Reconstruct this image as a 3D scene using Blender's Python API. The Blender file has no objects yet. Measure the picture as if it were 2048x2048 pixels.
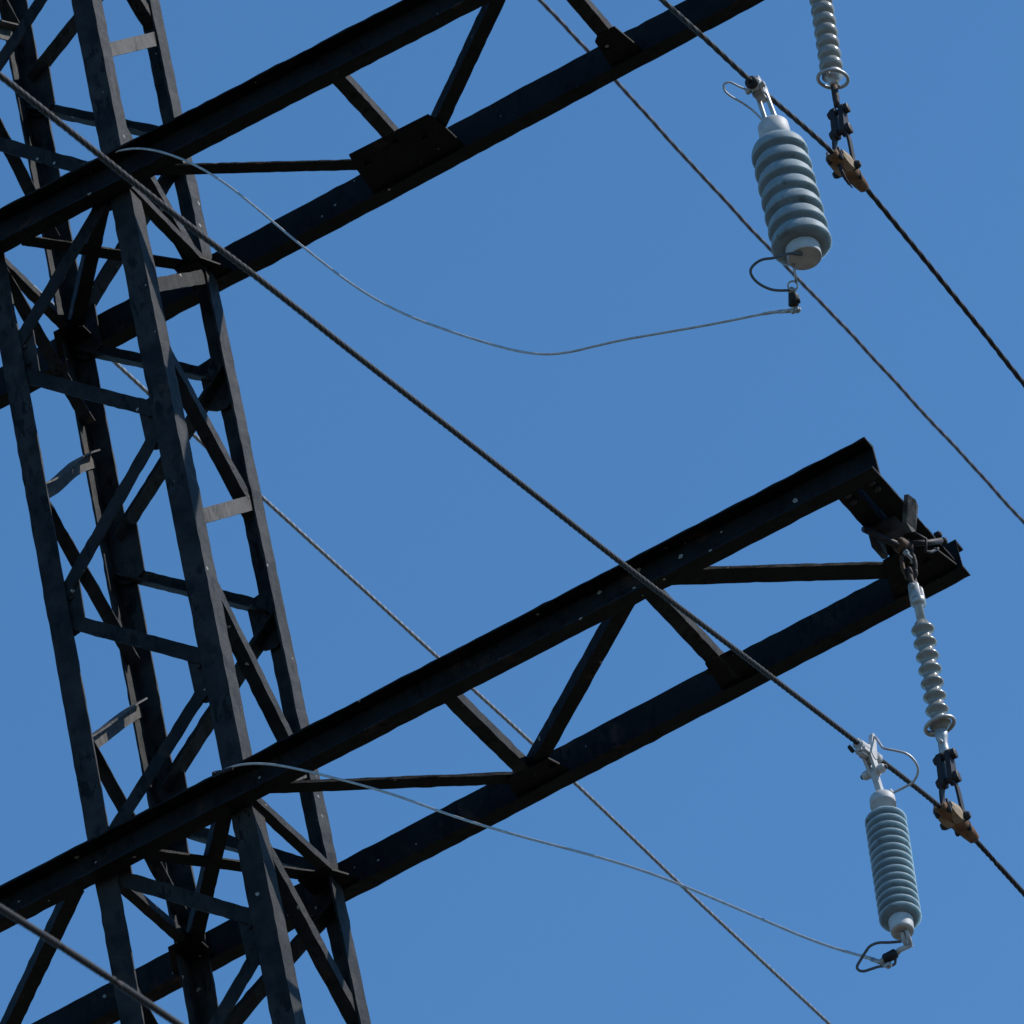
import bpy, bmesh, math, random
from mathutils import Vector, Matrix, noise

# ------------------------------------------------------------------ scene, camera, light
SC = bpy.context.scene
COL = SC.collection
ZO = 14.914                      # height of the lower crossarm above the ground, metres
rad = math.radians
random.seed(7)

cam_data = bpy.data.cameras.new("camera")
cam = bpy.data.objects.new("camera", cam_data)
COL.objects.link(cam)
cam_data.sensor_width = 36.0
cam_data.lens = 246.65
cam_data.clip_start = 0.5
cam_data.clip_end = 9000.0
ax_x = Vector((0.865608, 0.471088, -0.169705))
ax_y = Vector((0.416557, -0.48942, 0.766125))
ax_z = Vector((0.277855, -0.733856, -0.619881))
cam.matrix_world = Matrix(((ax_x.x, ax_y.x, ax_z.x, 7.6387),
                           (ax_x.y, ax_y.y, ax_z.y, -16.8257),
                           (ax_x.z, ax_y.z, ax_z.z, ZO - 13.3141),
                           (0, 0, 0, 1)))
cam_data.dof.use_dof = True
cam_data.dof.focus_distance = 22.3
cam_data.dof.aperture_fstop = 16.0
SC.camera = cam
SC.render.resolution_x = SC.render.resolution_y = 1024

SUN_EL, SUN_AZ = rad(44), rad(24)             # azimuth counted from +X (along the crossarm) towards +Y
world = bpy.data.worlds.new("World")
SC.world = world
world.use_nodes = True
wn, wl = world.node_tree.nodes, world.node_tree.links
wn.clear()
sky = wn.new("ShaderNodeTexSky")
sky.sky_type = 'NISHITA'
sky.sun_disc = False
sky.sun_elevation = SUN_EL
sky.sun_rotation = rad(90) - SUN_AZ
sky.altitude = 0
sky.air_density = 0.9
sky.dust_density = 0.0
sky.ozone_density = 10.0
bg = wn.new("ShaderNodeBackground")
bg.inputs["Strength"].default_value = 0.147
wo = wn.new("ShaderNodeOutputWorld")
tint = wn.new("ShaderNodeMix")                # colour balance of the clear sky
tint.data_type = 'RGBA'
tint.blend_type = 'MULTIPLY'
tint.inputs[0].default_value = 1.0
tint.inputs[7].default_value = (0.84, 1.05, 0.97, 1)
wl.new(sky.outputs[0], tint.inputs[6])
wl.new(tint.outputs[2], bg.inputs["Color"])
wl.new(bg.outputs[0], wo.inputs["Surface"])

sun_data = bpy.data.lights.new("sun", 'SUN')
sun_data.energy = 4.2
sun_data.angle = rad(0.53)
sun_data.color = (1.0, 0.96, 0.91)
sun = bpy.data.objects.new("sun", sun_data)
COL.objects.link(sun)
sdir = Vector((math.cos(SUN_EL) * math.cos(SUN_AZ), math.cos(SUN_EL) * math.sin(SUN_AZ), math.sin(SUN_EL)))
sun.rotation_euler = (-sdir).to_track_quat('-Z', 'Y').to_euler()
sun.location = sdir * 60

SC.view_settings.view_transform = 'Standard'
SC.view_settings.look = 'None'
SC.view_settings.gamma = 1.0
SC.view_settings.use_curve_mapping = False
SC.view_settings.exposure = 0.28

# ------------------------------------------------------------------ materials
def node(nt, kind, **kw):
    n = nt.nodes.new(kind)
    for k, v in kw.items():
        if k in n.inputs:
            n.inputs[k].default_value = v
        else:
            setattr(n, k, v)
    return n

def new_mat(name):
    m = bpy.data.materials.new(name)
    m.use_nodes = True
    return m, m.node_tree, m.node_tree.nodes["Principled BSDF"]

def rgb(nt, a, b, fac, mode='MIX'):
    n = nt.nodes.new("ShaderNodeMix")
    n.data_type = 'RGBA'
    n.blend_type = mode
    for sock, v in ((n.inputs[0], fac), (n.inputs[6], a), (n.inputs[7], b)):
        if hasattr(v, "is_linked"):
            nt.links.new(v, sock)
        elif isinstance(v, (int, float)):
            sock.default_value = v
        else:
            sock.default_value = (*v, 1)
    return n.outputs[2]

def ramp(nt, src, lo, hi):
    n = node(nt, "ShaderNodeMapRange")
    n.inputs[1].default_value = lo
    n.inputs[2].default_value = hi
    nt.links.new(src, n.inputs[0])
    return n.outputs[0]

def noise_tex(nt, vec, scale, detail=4.0, rough=0.55, dist=0.0):
    n = node(nt, "ShaderNodeTexNoise", Scale=scale, Detail=detail, Roughness=rough, Distortion=dist)
    nt.links.new(vec, n.inputs["Vector"])
    return n.outputs["Fac"]

def math_n(nt, op, a, b):
    n = nt.nodes.new("ShaderNodeMath")
    n.operation = op
    for s, v in ((n.inputs[0], a), (n.inputs[1], b)):
        if hasattr(v, "is_linked"):
            nt.links.new(v, s)
        else:
            s.default_value = v
    return n.outputs[0]

def painted_steel(name, dark, worn, rust, rust_amt, fleck_amt, rough=0.62, bump=0.6, spec=0.12):
    """old paint: blotchy tone, rust breaking through, small pale chips where it has flaked"""
    m, nt, p = new_mat(name)
    tc = node(nt, "ShaderNodeTexCoord").outputs["Object"]
    blot = ramp(nt, noise_tex(nt, tc, 9.0, 5.0), 0.35, 0.68)
    col = rgb(nt, dark, worn, blot)
    rmask = ramp(nt, noise_tex(nt, tc, 5.5, 7.0, 0.65, 0.4), 0.70 - rust_amt, 0.80 - rust_amt)
    col = rgb(nt, col, rust, rmask)
    st = node(nt, "ShaderNodeMapping", Scale=(1.0, 1.0, 0.35))
    nt.links.new(tc, st.inputs["Vector"])
    peel = ramp(nt, noise_tex(nt, st.outputs[0], 34.0, 6.0, 0.65, 0.35), 0.53, 0.56)
    peel = math_n(nt, 'MULTIPLY', peel, ramp(nt, noise_tex(nt, tc, 6.0, 2.0), 0.42, 0.6))
    col = rgb(nt, col, tuple(c * 0.45 for c in dark), peel)
    vor = node(nt, "ShaderNodeTexVoronoi", Scale=34.0, Randomness=1.0)
    wv = nt.nodes.new("ShaderNodeVectorMath")
    wv.operation = 'ADD'
    nz = node(nt, "ShaderNodeTexNoise", Scale=70.0, Detail=2.0)
    nt.links.new(tc, nz.inputs["Vector"])
    sc = nt.nodes.new("ShaderNodeVectorMath")
    sc.operation = 'SCALE'
    sc.inputs[3].default_value = 0.012
    nt.links.new(nz.outputs["Color"], sc.inputs[0])
    nt.links.new(tc, wv.inputs[0])
    nt.links.new(sc.outputs[0], wv.inputs[1])
    nt.links.new(wv.outputs[0], vor.inputs["Vector"])
    sep = node(nt, "ShaderNodeSeparateColor")
    nt.links.new(vor.outputs["Color"], sep.inputs[0])
    pick = math_n(nt, 'GREATER_THAN', sep.outputs[0], 1.0 - fleck_amt)
    size = math_n(nt, 'MULTIPLY', sep.outputs[1], 0.30)
    near = math_n(nt, 'LESS_THAN', vor.outputs["Distance"], size)
    fleck = math_n(nt, 'MULTIPLY', pick, near)
    col = rgb(nt, col, (0.24, 0.235, 0.22), fleck)
    nt.links.new(col, p.inputs["Base Color"])
    p.inputs["Roughness"].default_value = rough
    p.inputs["Specular IOR Level"].default_value = spec
    b = node(nt, "ShaderNodeBump", Strength=bump, Distance=0.004)
    crack = noise_tex(nt, tc, 42.0, 6.0, 0.7)
    nt.links.new(crack, b.inputs["Height"])
    nt.links.new(b.outputs[0], p.inputs["Normal"])
    return m

def plain(name, col, rough=0.5, metal=0.0, var=0.25, scale=25.0, bump=0.0, spec=0.5, stain=None, stain_amt=0.0):
    m, nt, p = new_mat(name)
    tc = node(nt, "ShaderNodeTexCoord").outputs["Object"]
    f = ramp(nt, noise_tex(nt, tc, scale, 4.0), 0.3, 0.7)
    lo = tuple(c * (1 - var) for c in col)
    hi = tuple(min(1, c * (1 + var)) for c in col)
    c = rgb(nt, lo, hi, f)
    if stain:
        s = ramp(nt, noise_tex(nt, tc, scale * 1.7, 6.0, 0.7), 0.72 - stain_amt, 0.78 - stain_amt)
        c = rgb(nt, c, stain, s)
    nt.links.new(c, p.inputs["Base Color"])
    p.inputs["Roughness"].default_value = rough
    p.inputs["Metallic"].default_value = metal
    p.inputs["Specular IOR Level"].default_value = spec
    if bump:
        b = node(nt, "ShaderNodeBump", Strength=bump, Distance=0.002)
        nt.links.new(noise_tex(nt, tc, scale * 3, 4.0), b.inputs["Height"])
        nt.links.new(b.outputs[0], p.inputs["Normal"])
    return m

M_LEG = painted_steel("black_leg_paint", (0.0085, 0.010, 0.0115), (0.031, 0.031, 0.0315), (0.050, 0.030, 0.020), 0.05, 0.045)
M_CHORD = painted_steel("black_crossarm_paint", (0.0042, 0.0048, 0.0056), (0.0100, 0.0104, 0.0112), (0.036, 0.021, 0.015), 0.12, 0.06)
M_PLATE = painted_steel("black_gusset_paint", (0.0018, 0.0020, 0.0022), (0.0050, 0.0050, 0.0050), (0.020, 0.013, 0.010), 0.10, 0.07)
M_BAR = painted_steel("black_lacing_paint", (0.0072, 0.0085, 0.0095), (0.022, 0.022, 0.0225), (0.050, 0.028, 0.018), 0.09, 0.045)
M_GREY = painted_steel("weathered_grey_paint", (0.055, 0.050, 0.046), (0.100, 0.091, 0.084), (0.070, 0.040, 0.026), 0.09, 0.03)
M_RUSTY = painted_steel("rusty_hardware", (0.032, 0.026, 0.026), (0.065, 0.048, 0.042), (0.090, 0.050, 0.030), 0.18, 0.02)
M_RUST = plain("bare_rust", (0.15, 0.082, 0.046), 0.85, 0.0, 0.45, 30.0, 0.4, 0.15)
M_TAN = plain("dry_tan_casting", (0.26, 0.20, 0.135), 0.8, 0.0, 0.2, 40.0, 0.2, 0.2)
M_IRON = plain("dark_iron", (0.020, 0.018, 0.022), 0.6, 0.0, 0.3, 40.0, 0.3, 0.25)
M_GALV = plain("galvanised_steel", (0.34, 0.34, 0.34), 0.45, 0.45, 0.20, 35.0, 0.15, 0.4)
M_CAP = plain("dull_aluminium_cap", (0.42, 0.415, 0.415), 0.6, 0.0, 0.16, 30.0, 0.1, 0.4, (0.08, 0.07, 0.065), 0.05)
M_POLYA = plain("grey_green_silicone", (0.190, 0.232, 0.252), 0.58, 0.0, 0.18, 12.0, 0.05, 0.18, (0.13, 0.155, 0.16), 0.14)
pa = M_POLYA.node_tree.nodes["Principled BSDF"]
pa.inputs["Subsurface Weight"].default_value = 0.8
pa.inputs["Subsurface Radius"].default_value = (0.7, 0.9, 1.0)
pa.inputs["Subsurface Scale"].default_value = 0.055
M_POLYB = plain("pale_grey_silicone", (0.23, 0.225, 0.205), 0.25, 0.0, 0.16, 26.0, 0.1, 0.5)
pb = M_POLYB.node_tree.nodes["Principled BSDF"]
pb.inputs["Subsurface Weight"].default_value = 0.6
pb.inputs["Subsurface Radius"].default_value = (0.8, 0.9, 1.0)
pb.inputs["Subsurface Scale"].default_value = 0.02
M_WIRE = plain("weathered_aluminium_strand", (0.017, 0.0175, 0.022), 0.65, 0.05, 0.35, 60.0, 0.0, 0.25)
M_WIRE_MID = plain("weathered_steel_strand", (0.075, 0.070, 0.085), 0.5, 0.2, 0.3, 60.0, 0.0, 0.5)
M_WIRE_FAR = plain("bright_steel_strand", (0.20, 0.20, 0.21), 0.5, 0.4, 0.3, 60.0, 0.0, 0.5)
M_LEAD = plain("grey_aluminium_lead", (0.38, 0.38, 0.38), 0.5, 0.3, 0.2, 40.0, 0.0, 0.4)
M_LOOP = plain("dull_lead_sheath", (0.075, 0.080, 0.090), 0.5, 0.0, 0.2, 40.0, 0.0, 0.4)
M_BLACK = plain("black_moulding", (0.008, 0.008, 0.009), 0.55, 0.0, 0.3, 40.0, 0.0, 0.3)

# ------------------------------------------------------------------ mesh helpers
def lift(p):
    return Vector((p[0], p[1], p[2] + ZO))

def tag(o, label=None, cat=None, group=None, kind=None):
    for k, v in (("label", label), ("category", cat), ("group", group), ("kind", kind)):
        if v:
            o[k] = v
    return o

def thing(name, loc, label, cat, group=None):
    o = bpy.data.objects.new(name, None)
    o.empty_display_size = 0.2
    COL.objects.link(o)
    o.location = loc
    return tag(o, label, cat, group)

ORIGIN = {}
def obj(name, bm, mat, parent=None, smooth=False, label=None, base=None):
    """links the bmesh (world coordinates) as ONE mesh object, measured from its thing's base"""
    root = parent
    while root is not None and root.parent is not None:
        root = root.parent
    off = root.location.copy() if root is not None else (base or Vector((0, 0, 0)))
    bmesh.ops.recalc_face_normals(bm, faces=bm.faces)
    me = bpy.data.meshes.new(name)
    if off.length:
        bmesh.ops.translate(bm, verts=bm.verts, vec=-off)
    bm.to_mesh(me)
    bm.free()
    me.materials.append(mat)
    if smooth:
        for p in me.polygons:
            p.use_smooth = True
    o = bpy.data.objects.new(name, me)
    COL.objects.link(o)
    if parent is not None:
        o.parent = parent
    else:
        o.location = off
    if label:
        o["label"] = label
    return o

def frame_of(axis, hint=Vector((0, 0, 1))):
    z = axis.normalized()
    if abs(z.dot(hint)) > 0.95:
        hint = Vector((1, 0, 0))
    x = hint.cross(z).normalized()
    return x, z.cross(x), z

def sweep(bm, path, section_of, rough=0.0, seed=0.0, cap=True):
    """a section (list of world offsets) carried along a path, its edges roughened like thick old paint"""
    rings = []
    for i, p in enumerate(path):
        sec = section_of(i)
        ring = []
        for k, s in enumerate(sec):
            q = p + s
            if rough:
                n = noise.noise_vector(q * 26.0 + Vector((seed, k * 3.1, 0))) * rough
                n += noise.noise_vector(q * 70.0 + Vector((k * 5.3, seed, 0))) * rough * 0.5
                q = q + n
            ring.append(bm.verts.new(q))
        rings.append(ring)
    n = len(rings[0])
    for a, b in zip(rings, rings[1:]):
        for k in range(n):
            bm.faces.new((a[k], a[(k + 1) % n], b[(k + 1) % n], b[k]))
    if cap:
        bm.faces.new(rings[0][::-1])
        bm.faces.new(rings[-1])

def steps(p, q, d=0.03):
    n = max(2, int((q - p).length / d))
    return [p.lerp(q, i / n) for i in range(n + 1)]

def angle_section(a, b, wa, wb, t):
    """L section with its corner at the origin, flanges along the unit vectors a and b"""
    return [Vector((0, 0, 0)), a * wa, a * wa + b * t, a * t + b * t, a * t + b * wb, b * wb]

def angle_bar(bm, p, q, a, b, wa, wb, t, rough=0.0026, d=0.025):
    sec = angle_section(a, b, wa, wb, t)
    sweep(bm, steps(p, q, d), lambda i: sec, rough, random.random() * 50)

def tube(bm, pts, r, seg=10, closed=False):
    pts = [Vector(p) for p in pts]
    n = len(pts)
    rings = []
    ref = None
    for i, p in enumerate(pts):
        if closed:
            t = pts[(i + 1) % n] - pts[i - 1]
        else:
            t = pts[min(i + 1, n - 1)] - pts[max(i - 1, 0)]
        t.normalize()
        if ref is None:
            ref = frame_of(t)[0]
        x = (ref - t * ref.dot(t)).normalized()
        ref = x
        y = t.cross(x)
        rr = r(i / max(1, n - 1)) if callable(r) else r
        rings.append([bm.verts.new(p + (x * math.cos(2 * math.pi * k / seg) + y * math.sin(2 * math.pi * k / seg)) * rr) for k in range(seg)])
    pairs = list(zip(rings, rings[1:])) + ([(rings[-1], rings[0])] if closed else [])
    for a, b in pairs:
        for k in range(seg):
            bm.faces.new((a[k], a[(k + 1) % seg], b[(k + 1) % seg], b[k]))
    if not closed:
        bm.faces.new(rings[0][::-1])
        bm.faces.new(rings[-1])

def curve_pts(ctrl, d=0.02, iters=0):
    """Catmull-Rom through the control points, sampled about every d metres"""
    P = [Vector(c) for c in ctrl]
    for _ in range(iters):
        P = [P[0]] + [(P[i - 1] + P[i] * 2 + P[i + 1]) / 4 for i in range(1, len(P) - 1)] + [P[-1]]
    P = [P[0] * 2 - P[1]] + P + [P[-1] * 2 - P[-2]]
    out = []
    for i in range(1, len(P) - 2):
        a, b, c, e = P[i - 1:i + 3]
        n = max(1, int((c - b).length / d))
        for k in range(n):
            t = k / n
            out.append(0.5 * ((2 * b) + (c - a) * t + (2 * a - 5 * b + 4 * c - e) * t * t + (3 * b - a - 3 * c + e) * t ** 3))
    out.append(P[-2])
    return out

def strand(bm, pts, r, lobes=5, pitch=0.16, depth=0.16, seg=20, wob=0.0):
    """a stranded conductor: a lobed section that twists along its length"""
    s = 0.0
    rings = []
    ref = None
    for i, p in enumerate(pts):
        t = (pts[min(i + 1, len(pts) - 1)] - pts[max(i - 1, 0)]).normalized()
        if i:
            s += (p - pts[i - 1]).length
        if ref is None:
            ref = frame_of(t)[0]
        x = (ref - t * ref.dot(t)).normalized()
        ref = x
        y = t.cross(x)
        tw = 2 * math.pi * s / pitch
        q = p
        if wob:
            q = p + noise.noise_vector(p * 3.3) * wob
        ring = []
        for k in range(seg):
            a = 2 * math.pi * k / seg
            rr = r * (1 - depth * (0.5 - 0.5 * math.cos(lobes * a)))
            ring.append(bm.verts.new(q + (x * math.cos(a + tw) + y * math.sin(a + tw)) * rr))
        rings.append(ring)
    for a, b in zip(rings, rings[1:]):
        for k in range(seg):
            bm.faces.new((a[k], a[(k + 1) % seg], b[(k + 1) % seg], b[k]))
    bm.faces.new(rings[0][::-1])
    bm.faces.new(rings[-1])

def lathe(bm, p, axis, prof, seg=40):
    """profile of (distance along the axis, radius)"""
    x, y, z = frame_of(axis)
    rings = []
    for d, r in prof:
        rings.append([bm.verts.new(p + z * d + (x * math.cos(2 * math.pi * k / seg) + y * math.sin(2 * math.pi * k / seg)) * max(r, 1e-5)) for k in range(seg)])
    for a, b in zip(rings, rings[1:]):
        for k in range(seg):
            bm.faces.new((a[k], a[(k + 1) % seg], b[(k + 1) % seg], b[k]))
    bm.faces.new(rings[0][::-1])
    bm.faces.new(rings[-1])

def rounded(prof_pts, d0, d1, r, e):
    """a short cylinder from d0 to d1 with softened rims, as profile points"""
    return prof_pts + [(d0, r - e), (d0 + e * 0.4, r - e * 0.25), (d0 + e, r), (d1 - e, r), (d1 - e * 0.4, r - e * 0.25), (d1, r - e)]

def slab(bm, poly, n, t, rough=0.0):
    """a plate: polygon (world points) thickened along n"""
    n = n.normalized() * (t / 2)
    lo = [bm.verts.new(Vector(p) - n) for p in poly]
    hi = [bm.verts.new(Vector(p) + n) for p in poly]
    k = len(poly)
    bm.faces.new(lo[::-1])
    bm.faces.new(hi)
    for i in range(k):
        bm.faces.new((lo[i], lo[(i + 1) % k], hi[(i + 1) % k], hi[i]))

def block(bm, c, x, y, z, sx, sy, sz, bev=0.0):
    r = bmesh.ops.create_cube(bm, size=1.0)
    vs = r["verts"]
    m = Matrix((x.normalized() * sx, y.normalized() * sy, z.normalized() * sz)).transposed()
    for v in vs:
        v.co = c + m @ v.co
    if bev:
        es = {e for v in vs for e in v.link_edges}
        bmesh.ops.bevel(bm, geom=list(es), offset=bev, segments=2, affect='EDGES')

def bolt(bm, c, axis, r=0.012, h=0.012, shank=0.0):
    x, y, z = frame_of(axis)
    lathe(bm, c, z, [(0, r), (h * 0.8, r), (h, r * 0.8)], 6)
    if shank:
        lathe(bm, c - z * shank, z, [(0, r * 0.55), (shank, r * 0.55)], 10)

def bag():
    return bmesh.new()

U, V, Z = Vector((1, 0, 0)), Vector((0, 1, 0)), Vector((0, 0, 1))
W1 = [(2.460, -5.830, -2.138), (2.460, -5.534, -2.083), (2.460, -5.229, -2.031), (2.460, -4.850, -1.960), (2.460, -4.584, -1.892), (2.460, -4.319, -1.846), (2.460, -4.045, -1.792), (2.460, -3.762, -1.736), (2.460, -3.469, -1.675), (2.460, -3.166, -1.617), (2.460, -2.860, -1.557), (2.460, -2.546, -1.495), (2.460, -2.223, -1.435), (2.460, -1.884, -1.357), (2.460, -1.562, -1.289), (2.460, -1.313, -1.238), (2.460, -1.021, -1.174), (2.460, -0.723, -1.114), (2.460, -0.415, -1.047), (2.460, -0.080, -0.974), (2.460, 0.142, -0.962), (2.460, 0.307, -0.960), (2.460, 0.514, -0.976)]
W2 = [(2.670, -1.471, 1.262), (2.670, -1.346, 1.305), (2.670, -1.154, 1.349), (2.670, -0.944, 1.386), (2.670, -0.765, 1.431), (2.670, -0.555, 1.492), (2.670, -0.389, 1.537), (2.670, -0.134, 1.598), (2.670, -0.000, 1.620), (2.670, 0.167, 1.639), (2.670, 0.242, 1.636), (2.670, 0.434, 1.632), (2.670, 0.693, 1.628), (2.670, 0.953, 1.617), (2.670, 1.217, 1.606), (2.670, 1.391, 1.594)]
W5 = [(2.460, -6.498, -4.952), (2.460, -6.251, -4.904), (2.460, -6.001, -4.867), (2.460, -5.768, -4.845)]
W3 = [(0.000, 5.087, 7.819), (0.000, 5.332, 7.831), (0.000, 5.576, 7.864), (0.000, 5.844, 7.884), (-0.000, 6.134, 7.884), (0.000, 6.549, 7.918), (0.000, 6.972, 7.950), (0.000, 7.444, 7.972), (0.000, 7.794, 8.012), (0.000, 8.388, 8.068), (0.000, 8.973, 8.114), (-0.000, 9.564, 8.137), (-0.000, 10.188, 8.195), (0.000, 10.451, 8.188)]
W4 = [(-1.300, 2.704, 4.842), (-1.300, 3.041, 4.854), (-1.300, 3.449, 4.878), (-1.300, 3.692, 4.886), (-1.300, 3.951, 4.910), (-1.300, 4.728, 4.954), (-1.300, 5.492, 5.000), (-1.300, 5.833, 5.022), (-1.300, 6.213, 5.046), (-1.300, 6.845, 5.080), (-1.300, 7.410, 5.095), (-1.300, 7.957, 5.092), (-1.300, 8.694, 5.134), (-1.300, 9.454, 5.169)]
ULEAD = [(2.567, -0.632, 0.610), (2.520, -0.627, 0.645), (2.454, -0.618, 0.665), (2.387, -0.610, 0.692), (2.261, -0.595, 0.744), (2.097, -0.574, 0.815), (1.960, -0.558, 0.883), (1.876, -0.547, 0.914), (1.777, -0.535, 0.936), (1.704, -0.526, 0.973), (1.598, -0.513, 1.051), (1.498, -0.501, 1.168), (1.344, -0.482, 1.329), (1.243, -0.469, 1.437), (1.142, -0.457, 1.570), (1.049, -0.445, 1.716), (0.973, -0.436, 1.857), (0.895, -0.426, 1.991), (0.810, -0.416, 2.160), (0.731, -0.406, 2.304), (0.663, -0.398, 2.434), (0.593, -0.389, 2.543), (0.505, -0.378, 2.656), (0.424, -0.368, 2.746), (0.353, -0.360, 2.805), (0.293, -0.352, 2.836), (0.233, -0.345, 2.853), (0.178, -0.338, 2.865), (0.153, -0.335, 2.862)]
LLEAD = [(2.374, -0.751, -1.891), (2.347, -0.746, -1.857), (2.318, -0.741, -1.828), (2.215, -0.724, -1.752), (2.118, -0.707, -1.629), (2.041, -0.694, -1.543), (1.933, -0.675, -1.422), (1.808, -0.654, -1.276), (1.712, -0.637, -1.172), (1.615, -0.620, -1.072), (1.481, -0.597, -0.945), (1.309, -0.568, -0.795), (1.171, -0.544, -0.665), (1.051, -0.523, -0.542), (0.998, -0.514, -0.490), (0.930, -0.503, -0.415), (0.871, -0.492, -0.351), (0.766, -0.475, -0.252), (0.660, -0.456, -0.155), (0.580, -0.443, -0.083), (0.498, -0.428, -0.009), (0.443, -0.419, 0.035), (0.386, -0.409, 0.072), (0.321, -0.398, 0.111), (0.279, -0.391, 0.122), (0.246, -0.385, 0.120)]

# ------------------------------------------------------------------ ground
bm = bag()
bmesh.ops.create_grid(bm, x_segments=60, y_segments=60, size=4000.0)
for v in bm.verts:
    d = math.hypot(v.co.x, v.co.y)
    v.co.z = noise.noise(v.co * 0.002) * min(25.0, max(0.0, d - 150) * 0.03)
gm, gnt, gp = new_mat("dry_meadow")
gtc = node(gnt, "ShaderNodeTexCoord").outputs["Object"]
gcol = rgb(gnt, (0.085, 0.072, 0.060), (0.065, 0.066, 0.045), ramp(gnt, noise_tex(gnt, gtc, 0.25, 8.0), 0.35, 0.65))
gcol = rgb(gnt, gcol, (0.12, 0.10, 0.082), ramp(gnt, noise_tex(gnt, gtc, 1.7, 6.0), 0.5, 0.75))
gnt.links.new(gcol, gp.inputs["Base Color"])
gp.inputs["Roughness"].default_value = 0.95
tag(obj("ground", bm, gm), kind="structure")

# ------------------------------------------------------------------ the pylon
H = 0.29658                      # half the width of the mast
TOP = 5.4
LB = 0.080                       # leg flange
LT = 0.008
pylon = thing("lattice_pylon", (0, 0, 0), "tall black lattice steel pylon with two crossarms, paint flaking and rusty", "pylon")

def legs_half(z):
    return H if z > -2.2 else H + (-2.2 - z) * 0.055

def mast(u, v, z):
    return Vector((u - 0.0124 * max(z, -3), v + 0.00255 * max(z, -3), z + ZO))

legs = {}
for su, sv in ((-1, -1), (1, -1), (1, 1), (-1, 1)):
    bm = bag()
    zs = [-ZO + 0.02, -2.2]
    z = -2.2
    while z < TOP:
        z += 0.04
        zs.append(z)
    path = [mast(su * legs_half(z), sv * legs_half(z), z) for z in zs]
    sec = angle_section(-su * U, -sv * V, LB, LB, LT)
    sweep(bm, path, lambda i: sec, 0.0024, su * 7 + sv)
    legs[(su, sv)] = obj("leg", bm, M_LEG, pylon)

BW, BT = 0.052, 0.006            # lacing angle

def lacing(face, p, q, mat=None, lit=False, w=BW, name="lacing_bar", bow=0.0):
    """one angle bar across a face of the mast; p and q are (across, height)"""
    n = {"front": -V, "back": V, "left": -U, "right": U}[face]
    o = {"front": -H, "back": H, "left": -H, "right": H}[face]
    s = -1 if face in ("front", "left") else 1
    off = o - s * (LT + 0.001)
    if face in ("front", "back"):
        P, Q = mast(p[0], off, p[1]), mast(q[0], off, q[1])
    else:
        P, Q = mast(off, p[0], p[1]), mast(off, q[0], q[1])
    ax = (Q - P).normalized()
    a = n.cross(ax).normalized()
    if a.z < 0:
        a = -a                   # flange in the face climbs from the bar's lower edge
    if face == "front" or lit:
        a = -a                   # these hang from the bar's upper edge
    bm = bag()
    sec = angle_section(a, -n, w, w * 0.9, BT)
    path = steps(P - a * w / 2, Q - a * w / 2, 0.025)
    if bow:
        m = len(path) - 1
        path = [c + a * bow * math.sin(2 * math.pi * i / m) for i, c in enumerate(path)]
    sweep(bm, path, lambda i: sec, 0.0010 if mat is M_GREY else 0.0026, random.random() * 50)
    return obj(name, bm, mat or M_BAR, pylon)

E1 = 0.262
front = [((-E1, 4.34), (E1, 3.86)), ((E1, 3.90), (-E1, 3.42)), ((-E1, 3.30), (E1, 2.79)), ((E1, 2.80), (-E1, 2.27)),
         ((-E1, 2.185), (E1, 1.712)), ((E1, 1.70), (-E1, 1.148)), ((-E1, 1.097), (E1, 0.640)), ((E1, 0.60), (-E1, 0.118)),
         ((-E1, 0.028), (E1, -0.43)), ((E1, -0.478), (-E1, -1.0)), ((-E1, -1.08), (E1, -1.56)), ((E1, -1.62), (-E1, -2.1))]
for p, q in front:
    lacing("front", p, q)
back = [((E1, 4.36), (-E1, 3.99)), ((-E1, 3.86), (E1, 3.40)), ((E1, 3.30), (-E1, 2.80)), ((-E1, 2.69), (E1, 2.245)),
        ((E1, 2.285), (-E1, 1.80)), ((-E1, 1.654), (E1, 1.206)), ((E1, 1.178), (-E1, 0.70)), ((-E1, 0.556), (E1, 0.09)),
        ((E1, -0.04), (-E1, -0.352)), ((-E1, -0.46), (E1, -0.92)), ((E1, -1.02), (-E1, -1.5))]
for p, q in back:
    lacing("back", p, q, w=0.070 if p[0] > 0 else BW)
left = [((-E1, 4.75), (E1, 4.26), 0), ((E1, 4.215), (-E1, 3.90), 1), ((-E1, 3.78), (E1, 3.2), 0), ((E1, 3.30), (-E1, 2.92), 2), ((-E1, 2.745), (E1, 2.33), 0),
        ((E1, 2.16), (-E1, 1.66), 1), ((-E1, 1.68), (E1, 1.255), 0), ((E1, 1.05), (-E1, 0.56), 1), ((-E1, 0.66), (E1, 0.19), 0),
        ((-E1, -0.37), (E1, -0.8), 0), ((E1, -0.86), (-E1, -1.4), 1)]
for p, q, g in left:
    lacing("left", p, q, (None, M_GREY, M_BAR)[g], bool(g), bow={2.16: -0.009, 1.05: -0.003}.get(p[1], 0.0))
right = [((-E1, 4.25), (E1, 3.93), 0), ((E1, 3.86), (-E1, 3.40), 1), ((-E1, 3.10), (E1, 2.69), 0), ((E1, 2.70), (-E1, 2.29), 2), ((-E1, 2.075), (E1, 1.60), 0),
         ((E1, 1.66), (-E1, 1.25), 1), ((-E1, 1.056), (E1, 0.45), 0), ((E1, 0.50), (-E1, 0.11), 1), ((-E1, -0.045), (E1, -0.535), 0),
         ((E1, -0.66), (-E1, -1.08), 1), ((-E1, -1.1), (E1, -1.6), 0)]
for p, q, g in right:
    lacing("right", p, q, (None, M_GREY, M_CHORD)[g], bool(g))  # the crossarm's darker paint on one rung stands in for the chord's shadow
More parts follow.
